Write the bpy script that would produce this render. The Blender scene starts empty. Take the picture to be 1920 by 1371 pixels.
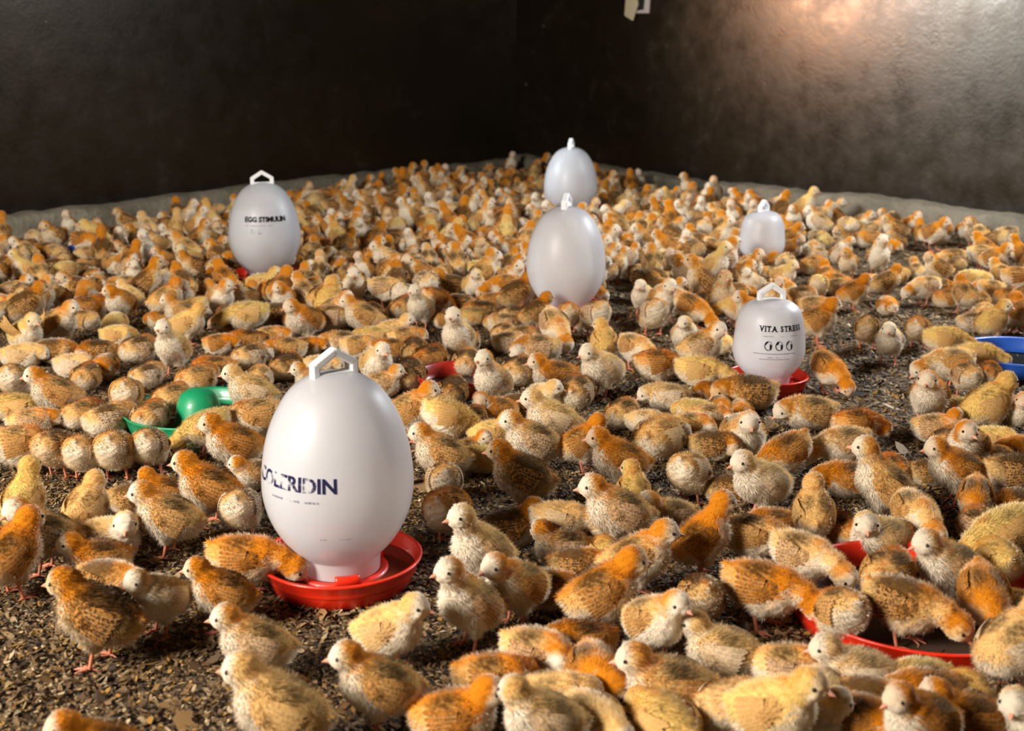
import bpy, bmesh, math, random
import numpy as np
from mathutils import Vector, Matrix
# ---------------------------------------------------------------- camera
C = bpy.context.scene.collection
F, CX, CY, CAMH = 2400.0, 960.0, 685.5, 0.92
PITCH = math.atan(635.0 / F)
SP, CP = math.sin(PITCH), math.cos(PITCH)
cam_d = bpy.data.cameras.new('camera'); cam = bpy.data.objects.new('camera', cam_d); C.objects.link(cam)
cam.location = (0, 0, CAMH); cam.rotation_euler = (math.pi / 2 - PITCH, 0, 0)
cam_d.sensor_fit = 'HORIZONTAL'; cam_d.sensor_width = 36; cam_d.lens = F * 36 / 1920
cam_d.clip_start = 0.05; cam_d.clip_end = 60
cam_d.dof.use_dof = True; cam_d.dof.focus_distance = 2.6; cam_d.dof.aperture_fstop = 5.0
bpy.context.scene.camera = cam
# ---------------------------------------------------------------- world, lights, exposure
sc = bpy.context.scene
sc.view_settings.view_transform = 'Standard'; sc.view_settings.look = 'None'
sc.view_settings.gamma = 1; sc.view_settings.use_curve_mapping = False
sc.view_settings.exposure = 0.0
w = bpy.data.worlds.new('world'); sc.world = w; w.use_nodes = True
w.node_tree.nodes['Background'].inputs[0].default_value = (1.0, 0.80, 0.60, 1)
w.node_tree.nodes['Background'].inputs[1].default_value = 0.012
def area(name, loc, target, sx, sy, power, col, spread=180):
    d = bpy.data.lights.new(name, 'AREA'); d.shape = 'RECTANGLE'; d.size = sx; d.size_y = sy
    d.energy = power; d.color = col; d.spread = math.radians(spread)
    o = bpy.data.objects.new(name, d); C.objects.link(o); o.location = loc
    o.rotation_euler = (Vector(target) - Vector(loc)).to_track_quat('-Z', 'Y').to_euler()
    return o
area('daylight_front_doorway', (-3.1, -0.3, 2.1), (0.2, 3.2, 0.0), 1.2, 1.3, 400, (1.0, 0.93, 0.84))
area('daylight_right_window', (2.75, 4.7, 2.0), (0.5, 3.6, 0.0), 1.1, 0.7, 75, (0.90, 0.95, 1.0), 130)
area('daylight_left_window', (-2.2, 5.40, 1.62), (2.0, 5.9, 0.95), 0.8, 0.5, 30, (0.84, 0.93, 1.0), 60)
area('heat_lamp', (-1.0, 6.44, 1.17), (1.57, 6.51, 1.1), 0.16, 0.2, 8, (1.0, 0.56, 0.36), 60)
# ---------------------------------------------------------------- geometry of the picture
def at_h(px, py, h=0.0):
    """the point of the place at height h that the photograph shows at (px, py)"""
    a, b = (px - CX) / F, (CY - py) / F
    d = Vector((a, CP + b * SP, -SP + b * CP))
    t = (h - CAMH) / d.z
    return Vector((d.x * t, d.y * t, h))
def to_px(p):
    y, z = p[1], p[2] - CAMH
    dep = y * CP - z * SP
    return CX + F * p[0] / dep, CY - F * (y * SP + z * CP) / dep
# ---------------------------------------------------------------- helpers
def tag(o, label=None, cat=None, group=None, kind=None):
    if label: o['label'] = label
    if cat: o['category'] = cat
    if group: o['group'] = group
    if kind: o['kind'] = kind
    return o
def link_mesh(name, me, parent=None):
    o = bpy.data.objects.new(name, me); C.objects.link(o)
    if parent: o.parent = parent
    return o
def bm_obj(name, bm, mat, parent=None, smooth=True):
    me = bpy.data.meshes.new(name); bm.to_mesh(me); bm.free()
    if smooth:
        me.polygons.foreach_set('use_smooth', [True] * len(me.polygons))
    me.materials.append(mat)
    return link_mesh(name, me, parent)
def empty(name, loc, rz=0):
    o = bpy.data.objects.new(name, None); C.objects.link(o); o.location = loc; o.rotation_euler = (0, 0, rz)
    o.empty_display_size = 0.05
    return o
def np_mesh(name, V, faces_list, mats, attrs=None, normals=None, matidx=None):
    """V (n,3); faces_list: list of int arrays (m,k)"""
    me = bpy.data.meshes.new(name)
    me.vertices.add(len(V)); me.vertices.foreach_set('co', np.ascontiguousarray(V, np.float32).ravel())
    idx = np.concatenate([f.ravel() for f in faces_list]).astype(np.int32)
    tot = np.concatenate([np.full(len(f), f.shape[1], np.int32) for f in faces_list])
    start = np.concatenate([[0], np.cumsum(tot)[:-1]]).astype(np.int32)
    me.loops.add(len(idx)); me.loops.foreach_set('vertex_index', idx)
    me.polygons.add(len(tot)); me.polygons.foreach_set('loop_start', start)
    try: me.polygons.foreach_set('loop_total', tot)
    except Exception: pass
    me.update(calc_edges=True)
    me.polygons.foreach_set('use_smooth', np.ones(len(tot), bool))
    if matidx is not None: me.polygons.foreach_set('material_index', matidx.astype(np.int32))
    for m in mats: me.materials.append(m)
    for k, a in (attrs or {}).items():
        at = me.attributes.new(k, 'FLOAT_COLOR', 'POINT'); at.data.foreach_set('color', np.ascontiguousarray(a, np.float32).ravel())
    if normals is not None:
        me.normals_split_custom_set_from_vertices(np.ascontiguousarray(normals, np.float32))
    return me
class NT:
    """small node-tree writer"""
    def __init__(s, name):
        s.m = bpy.data.materials.new(name); s.m.use_nodes = True; s.t = s.m.node_tree; s.t.nodes.clear()
        s.out = s.t.nodes.new('ShaderNodeOutputMaterial')
    def n(s, typ, **kw):
        nd = s.t.nodes.new('ShaderNode' + typ)
        for k, v in kw.items(): setattr(nd, k, v)
        return nd
    def l(s, a, b): s.t.links.new(a, b)
    def put(s, sock, v):
        if hasattr(v, 'is_linked') or hasattr(v, 'links'): s.l(v, sock)
        else: sock.default_value = v
    def math(s, op, a, b=0.0, clamp=False):
        nd = s.n('Math', operation=op, use_clamp=clamp); s.put(nd.inputs[0], a); s.put(nd.inputs[1], b); return nd.outputs[0]
    def mix(s, f, a, b, blend='MIX'):
        nd = s.n('Mix', data_type='RGBA', blend_type=blend); s.put(nd.inputs[0], f); s.put(nd.inputs[6], a); s.put(nd.inputs[7], b); return nd.outputs[2]
    def noise(s, scale, detail=2, rough=.5, vec=None, out=0):
        nd = s.n('TexNoise'); nd.inputs['Scale'].default_value = scale; nd.inputs['Detail'].default_value = detail; nd.inputs['Roughness'].default_value = rough
        if vec is not None: s.l(vec, nd.inputs['Vector'])
        return nd.outputs[out]
    def ramp(s, fac, stops):
        nd = s.n('ValToRGB'); e = nd.color_ramp.elements
        while len(e) > 1: e.remove(e[-1])
        e[0].position, e[0].color = stops[0][0], stops[0][1]
        for p, c in stops[1:]:
            x = e.new(p); x.color = c
        s.put(nd.inputs[0], fac); return nd.outputs[0]
    def rng(s, v, a, b, c=0.0, d=1.0):
        nd = s.n('MapRange'); s.put(nd.inputs[0], v)
        for i, q in enumerate((a, b, c, d)): nd.inputs[i + 1].default_value = q
        return nd.outputs[0]
    def pos(s): return s.n('NewGeometry').outputs['Position']
    def obj(s): return s.n('TexCoord').outputs['Object']
    def bump(s, h, strength=.5, dist=.01):
        nd = s.n('Bump'); nd.inputs['Strength'].default_value = strength; nd.inputs['Distance'].default_value = dist; s.l(h, nd.inputs['Height']); return nd.outputs[0]
    def principled(s, col, rough=.5, nrm=None, **kw):
        p = s.n('BsdfPrincipled'); s.put(p.inputs['Base Color'], col); s.put(p.inputs['Roughness'], rough)
        for k, v in kw.items(): s.put(p.inputs[k.replace('_', ' ')], v)
        if nrm is not None: s.l(nrm, p.inputs['Normal'])
        return p.outputs[0]
    def end(s, sh): s.l(sh, s.out.inputs[0]); return s.m
def lin(r, g, b, a=1.0):
    f = lambda c: ((c / 255 + 0.055) / 1.055) ** 2.4 if c > 10.3 else c / 255 / 12.92
    return (f(r), f(g), f(b), a)
# ---------------------------------------------------------------- materials
def mat_wall():
    t = NT('tarred_plaster'); p = t.pos()
    n1 = t.noise(1.7, 6, .62, p); n2 = t.noise(9, 5, .6, p); n3 = t.noise(60, 2, .5, p)
    c = t.ramp(n1, [(0.3, (.006, .0042, .0019, 1)), (0.62, (.0115, .0080, .0038, 1)), (0.8, (.020, .0145, .0078, 1))])
    sc_ = t.rng(t.math('MULTIPLY', t.rng(n2, .58, .78), t.rng(n1, .45, .62)), 0, 1, 0, .5)
    c = t.mix(sc_, c, (.06, .052, .04, 1))
    v = t.n('TexVoronoi'); v.inputs['Scale'].default_value = 7; t.l(p, v.inputs['Vector'])
    sp = t.math('LESS_THAN', v.outputs['Distance'], t.rng(n2, .45, .75, 0, .075))
    c = t.mix(sp, c, (.11, .10, .085, 1))
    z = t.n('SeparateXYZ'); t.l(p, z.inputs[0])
    gap_shadow = t.rng(t.math('ADD', z.outputs[2], t.math('MULTIPLY', t.noise(3.2, 4, .6, p), .12)), .175, .215, 1, 0)
    c = t.mix(t.math('MULTIPLY', gap_shadow, .8), c, (.006, .005, .004, 1))  # shadow of the gap above the plinth, painted into the wall colour
    r = t.rng(n2, .3, .7, .27, .42)
    b = t.bump(t.math('ADD', t.math('MULTIPLY', n2, .6), t.math('MULTIPLY', n3, .25)), .10, .02)
    return t.end(t.principled(c, r, b, Specular_IOR_Level=.45, Specular_Tint=(1, .86, .70, 1)))
def mat_concrete():
    t = NT('rough_concrete'); p = t.pos()
    n1 = t.noise(4, 6, .65, p); n2 = t.noise(40, 4, .6, p)
    c = t.ramp(n1, [(.3, lin(88, 82, 68)), (.55, lin(124, 116, 98)), (.75, lin(152, 144, 126))])
    c = t.mix(t.rng(n2, .55, .75, 0, .5), c, lin(66, 60, 46))
    return t.end(t.principled(c, .9, t.bump(t.math('ADD', n1, t.math('MULTIPLY', n2, .5)), .8, .02)))
def mat_floor():
    t = NT('trodden_litter_ground'); p = t.pos()
    v = t.n('TexVoronoi'); v.inputs['Scale'].default_value = 95; t.l(p, v.inputs['Vector'])
    sep = t.n('SeparateColor'); t.l(v.outputs['Color'], sep.inputs[0])
    c = t.ramp(sep.outputs[0], [(0, lin(46, 34, 18)), (.4, lin(80, 62, 36)), (.75, lin(130, 104, 66)), (1, lin(178, 152, 112))])
    c = t.mix(t.rng(t.noise(3, 4, .6, p), .35, .65, .35, 0), c, lin(48, 36, 22))
    h = t.math('ADD', sep.outputs[1], t.math('MULTIPLY', v.outputs['Distance'], -1.2))
    return t.end(t.principled(c, .85, t.bump(h, 1.0, .012)))
def mat_flake():
    t = NT('wood_flakes'); a = t.n('Attribute', attribute_name='tone')
    return t.end(t.principled(a.outputs['Color'], .75))
def mat_plastic(name, col, rough=.32, sub=0.0):
    t = NT(name); n = t.noise(60, 3, .6, t.obj())
    c = t.mix(t.rng(n, .45, .7, 0, .25), col, tuple(q * .72 for q in col[:3]) + (1,))
    return t.end(t.principled(c, t.rng(n, .3, .7, rough, rough + .15), None, Coat_Weight=.15))
def mat_jar():
    t = NT('milky_plastic')
    n = t.noise(14, 3, .5, t.obj())
    col = t.mix(t.rng(n, .4, .7, 0, .2), (.93, .93, .95, 1), (.87, .87, .88, 1))
    df = t.n('BsdfDiffuse'); t.l(col, df.inputs[0])
    tr = t.n('BsdfTranslucent'); t.l(col, tr.inputs[0])
    m1 = t.n('MixShader'); m1.inputs[0].default_value = .5; t.l(df.outputs[0], m1.inputs[1]); t.l(tr.outputs[0], m1.inputs[2])
    tp = t.n('BsdfTransparent'); m0 = t.n('MixShader'); m0.inputs[0].default_value = .20; t.l(m1.outputs[0], m0.inputs[1]); t.l(tp.outputs[0], m0.inputs[2])
    gl = t.n('BsdfGlossy'); gl.inputs['Roughness'].default_value = .42
    fr = t.n('Fresnel'); fr.inputs[0].default_value = 1.45
    m2 = t.n('MixShader'); t.l(fr.outputs[0], m2.inputs[0]); t.l(m0.outputs[0], m2.inputs[1]); t.l(gl.outputs[0], m2.inputs[2])
    return t.end(m2.outputs[0])
def mat_print(name, col, wear_lo, wear_hi, scale=55):
    t = NT(name)
    n = t.noise(scale, 3, .6, t.obj())
    al = t.rng(n, wear_lo, wear_hi)
    df = t.n('BsdfDiffuse'); df.inputs[0].default_value = col
    tp = t.n('BsdfTransparent'); m = t.n('MixShader'); t.l(al, m.inputs[0]); t.l(tp.outputs[0], m.inputs[1]); t.l(df.outputs[0], m.inputs[2])
    return t.end(m.outputs[0])
def tint_nodes(t, per_vertex):
    if per_vertex:
        a = t.n('Attribute', attribute_name='tint'); s = t.n('SeparateColor'); t.l(a.outputs['Color'], s.inputs[0])
        return s.outputs[0], s.outputs[1], s.outputs[2], a.outputs['Alpha']
    a = t.n('ObjectInfo'); s = t.n('SeparateColor'); t.l(a.outputs['Color'], s.inputs[0])
    return s.outputs[0], s.outputs[1], s.outputs[2], a.outputs['Alpha']
def mat_down(per_vertex):
    """chick down: 'pat' holds where the bird is rust (R), brown (G), white (B); the bird's own tint says how much of each"""
    t = NT('chick_down' + ('_flock' if per_vertex else ''))
    tr_, tg, tb, ta = tint_nodes(t, per_vertex)
    a = t.n('Attribute', attribute_name='pat'); s = t.n('SeparateColor'); t.l(a.outputs['Color'], s.inputs[0])
    n = t.noise(160, 2, .5, t.obj()); nn = t.rng(n, .3, .7, -.12, .12)
    fr = t.math('MULTIPLY', t.math('ADD', t.math('ADD', t.math('ADD', s.outputs[0], tr_), -1.0), nn), 1.9, True)
    fg = t.math('MULTIPLY', t.math('ADD', t.math('ADD', t.math('ADD', s.outputs[1], tg), -1.0), nn), 1.7, True)
    fb = t.math('MULTIPLY', t.math('ADD', t.math('ADD', s.outputs[2], tb), -1.0), 1.6, True)
    c = t.mix(ta, lin(244, 202, 134), lin(248, 218, 128))
    c = t.mix(fr, c, lin(224, 142, 34))
    c = t.mix(fb, c, lin(250, 238, 216))
    c = t.mix(t.math('MULTIPLY', fg, .9), c, lin(84, 52, 20))
    # each strand a little lighter or darker
    c = t.mix(1.0, c, t.ramp(a.outputs['Alpha'], [(0, (.58, .54, .48, 1)), (1, (1.14, 1.13, 1.12, 1))]), 'MULTIPLY')
    df = t.n('BsdfDiffuse'); t.l(c, df.inputs[0])
    tl = t.n('BsdfTranslucent'); t.l(c, tl.inputs[0])
    m = t.n('MixShader'); m.inputs[0].default_value = .22; t.l(df.outputs[0], m.inputs[1]); t.l(tl.outputs[0], m.inputs[2])
    sh = t.n('BsdfSheen'); sh.inputs['Roughness'].default_value = .4; sh.inputs[0].default_value = (.5, .42, .32, 1)
    ad = t.n('AddShader'); t.l(m.outputs[0], ad.inputs[0]); t.l(sh.outputs[0], ad.inputs[1])
    return t.end(ad.outputs[0])
def mat_wing(per_vertex):
    """wing: pat.R along the feather, G across it, B blade (1) or downy shoulder (0)"""
    t = NT('wing_feathers' + ('_flock' if per_vertex else ''))
    tr_, tg, tb, ta = tint_nodes(t, per_vertex)
    a = t.n('Attribute', attribute_name='pat'); s = t.n('SeparateColor'); t.l(a.outputs['Color'], s.inputs[0])
    n = t.noise(140, 3, .6, t.obj())
    w_ = t.math('SINE', t.math('ADD', t.math('MULTIPLY', s.outputs[0], 13.0), t.math('MULTIPLY', n, 24.0)))
    stripe = t.rng(w_, -.6, .6, .30, 1)
    base = t.mix(tr_, lin(222, 178, 112), lin(194, 122, 44))
    base = t.mix(t.rng(tb, .92, 1.04, 0, .6), base, lin(236, 220, 194))
    dark = t.mix(n, lin(58, 38, 20), lin(112, 76, 40))
    f = t.math('MULTIPLY', t.math('MULTIPLY', stripe, s.outputs[2]), t.math('ADD', t.math('MULTIPLY', tg, 1.0), .08), True)
    c = t.mix(f, base, dark)
    edge = t.rng(s.outputs[1], .70, .98, 0, .6)
    c = t.mix(t.math('MULTIPLY', edge, s.outputs[2]), c, t.mix(t.rng(tb, .92, 1.0), lin(226, 196, 150), lin(240, 232, 226)))
    sd = t.math('MULTIPLY', t.math('MULTIPLY', t.math('SUBTRACT', 1.0, s.outputs[2]), t.rng(n, .38, .56)), t.math('MULTIPLY', tg, .85))
    c = t.mix(sd, c, dark)
    c = t.mix(1.0, c, t.ramp(a.outputs['Alpha'], [(0, (.72, .7, .68, 1)), (1, (1.08, 1.08, 1.08, 1))]), 'MULTIPLY')
    df = t.n('BsdfDiffuse'); t.l(c, df.inputs[0])
    tl = t.n('BsdfTranslucent'); t.l(c, tl.inputs[0])
    m = t.n('MixShader'); m.inputs[0].default_value = .15; t.l(df.outputs[0], m.inputs[1]); t.l(tl.outputs[0], m.inputs[2])
    return t.end(m.outputs[0])
M = {}
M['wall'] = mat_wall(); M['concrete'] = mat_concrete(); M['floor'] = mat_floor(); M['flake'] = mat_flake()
M['jar'] = mat_jar(); M['red'] = mat_plastic('red_plastic', (.80, .028, .006, 1)); M['dkred'] = mat_plastic('dull_red_plastic', (.42, .02, .01, 1))
M['green'] = mat_plastic('green_plastic', (.012, .30, .12, 1)); M['blue'] = mat_plastic('blue_plastic', (.03, .12, .55, 1))
M['white'] = mat_plastic('white_plastic', (.80, .80, .80, 1), .4)
M['navy'] = mat_print('worn_navy_print', (.02, .018, .06, 1), .40, .50, 38)
M['black'] = mat_print('black_print', (.012, .011, .012, 1), .10, .20, 60)
M['faint'] = mat_print('rubbed_out_print', (.20, .19, .22, 1), .44, .58, 90)
def _m(name, col, rough, **k):
    t = NT(name); n = t.noise(90, 2, .5, t.obj()); c = t.mix(n, col, tuple(q * .8 for q in col[:3]) + (1,)); return t.end(t.principled(c, rough, None, **k))
M['skin'] = _m('leg_skin', lin(214, 128, 98), .55); M['beak'] = _m('beak_horn', lin(232, 160, 128), .45)
M['eye'] = _m('eye_black', (.006, .004, .003, 1), .12); M['water'] = _m('drinking_water', (.16, .03, .015, 1), .06)
M['feed'] = _m('feed_crumbs', lin(70, 48, 28), .9); M['dkwater'] = _m('dark_feed', (.006, .0065, .006, 1), .95, Specular_IOR_Level=.1)
M['beige'] = _m('aged_beige_plastic', lin(200, 184, 150), .6); M['grey'] = _m('grey_mortar', lin(190, 178, 172), .8); M['dark'] = _m('dark_hole', (.01, .009, .007, 1), .9)
M['down'] = mat_down(False); M['wing'] = mat_wing(False); M['down_f'] = mat_down(True); M['wing_f'] = mat_wing(True)
# ---------------------------------------------------------------- the setting
rng = np.random.default_rng(7)
PL, PC_, PR = at_h(0, 446), at_h(968, 323), at_h(1920, 452)
dL = (PL - PC_).normalized(); dR = (PR - PC_).normalized()
nL = Vector((-dL.y, dL.x, 0)); nL = nL if nL.dot(-PC_) > 0 else -nL      # towards the room
nR = Vector((-dR.y, dR.x, 0)); nR = nR if nR.dot(-PC_) > 0 else -nR
def quad(name, pts, mat, kind='structure', sub=None):
    bm = bmesh.new(); bm.faces.new([bm.verts.new(p) for p in pts]); o = bm_obj(name, bm, mat, smooth=False); tag(o, kind=kind); return o
def slab(name, a, b, h, thick, n_in, mat):
    """a wall of real thickness from a to b, its face on the line a-b, its body away from n_in"""
    bm = bmesh.new(); q = -n_in * thick
    vs = [bm.verts.new(Vector((p.x, p.y, z))) for z in (-.02, h) for p in (a, b, b + q, a + q)]
    for f in ((0, 1, 2, 3), (4, 5, 6, 7), (0, 1, 5, 4), (1, 2, 6, 5), (2, 3, 7, 6), (3, 0, 4, 7)): bm.faces.new([vs[i] for i in f])
    bmesh.ops.recalc_face_normals(bm, faces=bm.faces)
    o = bm_obj(name, bm, mat, smooth=False); tag(o, kind='structure'); return o
EL, ER = PC_ + dL * 8.0, PC_ + dR * 8.0
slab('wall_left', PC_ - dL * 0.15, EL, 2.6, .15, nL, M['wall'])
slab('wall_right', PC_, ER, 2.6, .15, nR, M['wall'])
quad('floor', [(-8, -2.5, 0), (8, -2.5, 0), (8, 9.5, 0), (-8, 9.5, 0)], M['floor'])
def plinth(name, a, d, n_in, L, seed, hmul=1.0):
    r = random.Random(seed); bm = bmesh.new(); N = int(L / .05); rows = []
    hs = 0.0
    for i in range(N + 1):
        s = i / N * L; hs = hs * .85 + r.uniform(-.006, .006)
        h = (.100 + hs + .008 * math.sin(s * 2.1 + seed)) * hmul; th = .075 + r.uniform(-.004, .004)
        p = a + d * s
        rows.append([bm.verts.new(p + n_in * o + Vector((0, 0, z))) for o, z in ((th + .004, 0), (th, h * .55), (th - .006, h - .008), (th - .016, h), (.01, h + r.uniform(.002, .012)), (-.01, h + .01))])
    for i in range(N):
        for j in range(5): bm.faces.new((rows[i][j], rows[i + 1][j], rows[i + 1][j + 1], rows[i][j + 1]))
    bmesh.ops.recalc_face_normals(bm, faces=bm.faces)
    o = bm_obj(name, bm, M['concrete']); tag(o, kind='structure')
plinth('baseboard_left', PC_, dL, nL, 8.0, 3); plinth('baseboard_right', PC_, dR, nR, 8.0, 8, 1.05)
# fixture on the right wall: broken switch plate with a hanging beige cover
def on_wall(px, py):
    a, b = (px - CX) / F, (CY - py) / F
    d = Vector((a, CP + b * SP, -SP + b * CP)); o = Vector((0, 0, CAMH))
    t = (PC_ - o).dot(nR) / d.dot(nR); return o + d * t
sp = on_wall(1199, 8)
sw = empty('wall_socket', sp); sw.rotation_euler = (0, 0, math.atan2(dR.y, dR.x))
tag(sw, 'broken socket box with a loose beige cover high on the right wall', 'wall socket')
def wall_poly(name, pts, y0, y1, mat, parent, rot=0):
    bm = bmesh.new(); a = [bm.verts.new((x, y0, z)) for x, z in pts]; b = [bm.verts.new((x, y1, z)) for x, z in pts]
    bm.faces.new(a); bm.faces.new(b[::-1])
    for i in range(len(pts)): bm.faces.new((a[i], a[(i + 1) % len(pts)], b[(i + 1) % len(pts)], b[i]))
    bmesh.ops.recalc_face_normals(bm, faces=bm.faces)
    o = bm_obj(name, bm, mat, parent, smooth=False); md = o.modifiers.new('b', 'BEVEL'); md.width = .003; md.segments = 2
    return o
sgn = -1 if (Matrix.Rotation(math.atan2(dR.y, dR.x), 3, 'Z') @ Vector((0, 1, 0))).dot(nR) < 0 else 1
kx = 1.0 / max(.3, abs(dR.x))
wall_poly('back_box', [(-.02 * kx, -.05), (.055 * kx, -.05), (.06 * kx, .09), (-.02 * kx, .09)], 0, sgn * .012, M['grey'], sw)
wall_poly('socket_hole', [(-.005 * kx, -.035), (.03 * kx, -.03), (.036 * kx, .05), (-.0 * kx, .055)], sgn * .0115, sgn * .014, M['dark'], sw)
cv = wall_poly('cover', [(-.062 * kx, -.062), (-.018 * kx, -.092), (.008 * kx, .0), (-.005 * kx, .075), (-.055 * kx, .075)], sgn * .016, sgn * .024, M['beige'], sw)
# litter flakes
def flakes():
    Vs, Fs, Ts = [], [], []; base = 0
    pal = np.array([lin(146, 112, 68), lin(176, 142, 94), lin(112, 80, 40), lin(196, 170, 128), lin(84, 58, 28), lin(160, 118, 44), lin(128, 100, 66)], np.float32)
    def block(n, y0, y1, size, lift):
        nonlocal base
        y = np.sqrt(rng.uniform(y0 ** 2, y1 ** 2, n)); x = rng.uniform(-1, 1, n) * (y * .44 + .1)
        q = np.stack([x - PC_.x, y - PC_.y], 1); kp = (q @ np.array(nL.xy) > .09) & (q @ np.array(nR.xy) > .09); x, y = x[kp], y[kp]; n = len(x)
        L = size * rng.lognormal(0, .45, n); W = L * rng.uniform(.3, .75, n)
        a = rng.uniform(0, 2 * np.pi, n); tx = rng.normal(0, .45, n); ty = rng.normal(0, .40, n); z = rng.uniform(.001, lift, n)
        shape = np.array([(-1, -.25), (-.35, -.9), (.5, -.75), (1, .1), (.35, .85), (-.6, .7)])
        P = np.zeros((n, 6, 3)); jit = rng.uniform(.6, 1.1, (n, 6))
        lx = shape[:, 0] * L[:, None] / 2 * jit; ly = shape[:, 1] * W[:, None] / 2 * jit
        P[:, :, 0] = lx * np.cos(a)[:, None] - ly * np.sin(a)[:, None] + x[:, None]
        P[:, :, 1] = lx * np.sin(a)[:, None] + ly * np.cos(a)[:, None] + y[:, None]
        P[:, :, 2] = z[:, None] + lx * np.sin(tx)[:, None] + ly * np.sin(ty)[:, None] + rng.uniform(-.0008, .0008, (n, 6)) + .0015
        P[:, :, 2] = np.maximum(P[:, :, 2], .0005)
        Vs.append(P.reshape(-1, 3)); Fs.append(base + np.arange(n * 6).reshape(n, 6)); base += n * 6
        k = rng.integers(0, len(pal), n); c = pal[k] * rng.uniform(.3, 1.0, (n, 1)); c[:, 3] = 1
        Ts.append(np.repeat(c, 6, 0))
    block(70000, 1.25, 2.7, .0090, .006); block(44000, 2.7, 4.2, .0115, .006); block(24000, 4.2, 7.5, .018, .006)
    block(500, 1.25, 4.0, .028, .007)
    V = np.concatenate(Vs); me = np_mesh('litter', V, [np.concatenate(Fs)], [M['flake']], {'tone': np.concatenate(Ts)})
    me.polygons.foreach_set('use_smooth', np.zeros(len(me.polygons), bool))
    o = link_mesh('litter', me); tag(o, 'tan and brown wood flake litter strewn over the floor', 'litter', kind='stuff')
flakes()
# ---------------------------------------------------------------- drinkers and feeders
def lathe(bm, prof, seg=64, close=True):
    rings = []
    for r, h in prof:
        if r < 1e-5: rings.append([bm.verts.new((0, 0, h))])
        else: rings.append([bm.verts.new((r * math.cos(2 * math.pi * i / seg), r * math.sin(2 * math.pi * i / seg), h)) for i in range(seg)])
    for a, b in zip(rings[:-1], rings[1:]):
        for i in range(seg):
            j = (i + 1) % seg
            if len(a) == 1 and len(b) == 1: continue
            if len(a) == 1: bm.faces.new((a[0], b[i], b[j]))
            elif len(b) == 1: bm.faces.new((a[i], a[j], b[0]))
            else: bm.faces.new((a[i], a[j], b[j], b[i]))
    bmesh.ops.recalc_face_normals(bm, faces=bm.faces)
def spline(pts, n=6):
    """Catmull-Rom through profile points"""
    P = [pts[0]] + list(pts) + [pts[-1]]; out = []
    for i in range(1, len(P) - 2):
        for k in range(n):
            t = k / n; a, b, c, d = (np.array(P[i + j]) for j in (-1, 0, 1, 2))
            out.append(tuple(.5 * ((2 * b) + (-a + c) * t + (2 * a - 5 * b + 4 * c - d) * t * t + (-a + 3 * b - 3 * c + d) * t ** 3)))
    out.append(tuple(pts[-1])); return [(max(0, r), h) for r, h in out]
EGG = [(.066, .030), (.068, .058)] + spline([(.069, .060), (.090, .082), (.109, .112), (.121, .143), (.1265, .178), (.1245, .218), (.1165, .262), (.101, .304), (.076, .343), (.046, .365), (.018, .3725), (0, .373)], 5)
POT = [(.056, .028), (.058, .052)] + spline([(.059, .056), (.073, .070), (.086, .090), (.092, .118), (.089, .160), (.083, .200), (.072, .226), (.052, .243), (.024, .251), (0, .252)], 5)
def radius_at(prof, h):
    for (r0, h0), (r1, h1) in zip(prof[:-1], prof[1:]):
        if h0 <= h <= h1 and h1 > h0: return r0 + (r1 - r0) * (h - h0) / (h1 - h0)
    return prof[-1][0]
def bar(bm, a, b, w, t):
    a, b = Vector(a), Vector(b); d = (b - a).normalized(); s = Vector((0, 1, 0)); u = d.cross(s).normalized()
    vs = [bm.verts.new(p + u * i * w / 2 + s * j * t / 2) for p in (a, b) for i, j in ((-1, -1), (1, -1), (1, 1), (-1, 1))]
    for f in ((0, 1, 2, 3), (4, 5, 6, 7), (0, 1, 5, 4), (1, 2, 6, 5), (2, 3, 7, 6), (3, 0, 4, 7)): bm.faces.new([vs[i] for i in f])
def handle_bm(top, r, h, w=.013, t=.019):
    """house-shaped carrying loop: two posts, two slanting bars meeting in a point, a cross bar"""
    bm = bmesh.new(); z1 = top + h * .45; z2 = top + h
    bar(bm, (-r, 0, top - .03), (-r, 0, z1 + .002), w, t); bar(bm, (r, 0, top - .03), (r, 0, z1 + .002), w, t)
    bar(bm, (-r - .001, 0, z1 - .003), (.003, 0, z2), w, t); bar(bm, (r + .001, 0, z1 - .003), (-.003, 0, z2), w, t)
    bar(bm, (-r, 0, top - .004), (r, 0, top - .004), w * .8, t)
    bmesh.ops.recalc_face_normals(bm, faces=bm.faces); return bm
def wrap_mesh(me, prof, ang0, h0, off=.0009):
    """bend flat lettering round the jar; ang0 is the angle at x = 0, counted from the -Y side towards +X"""
    for v in me.vertices:
        h = h0 + v.co.y; r = radius_at(prof, h); rr = radius_at(prof, h0)
        a = ang0 + v.co.x / rr
        v.co = Vector(((r + off) * math.sin(a), -(r + off) * math.cos(a), h))
def print_text(name, body, size, prof, ang0, h0, mat, parent, bold=0.0, space=1.0, sx=1.0):
    cu = bpy.data.curves.new(name, 'FONT'); cu.body = body; cu.size = size; cu.offset = bold; cu.space_character = space; cu.resolution_u = 3
    o = bpy.data.objects.new(name, cu); C.objects.link(o)
    bpy.context.view_layer.update()
    me = bpy.data.meshes.new_from_object(o.evaluated_get(bpy.context.evaluated_depsgraph_get()))
    bpy.data.objects.remove(o)
    bm = bmesh.new(); bm.from_mesh(me); bmesh.ops.triangulate(bm, faces=bm.faces); 
    bmesh.ops.subdivide_edges(bm, edges=[e for e in bm.edges if e.calc_length() > size * .25], cuts=2)
    bm.to_mesh(me); bm.free()
    for v in me.vertices: v.co.x *= sx
    wd = max(v.co.x for v in me.vertices)
    wrap_mesh(me, prof, ang0, h0); me.materials.append(mat); me.name = name
    return link_mesh(name, me, parent), wd
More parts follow.
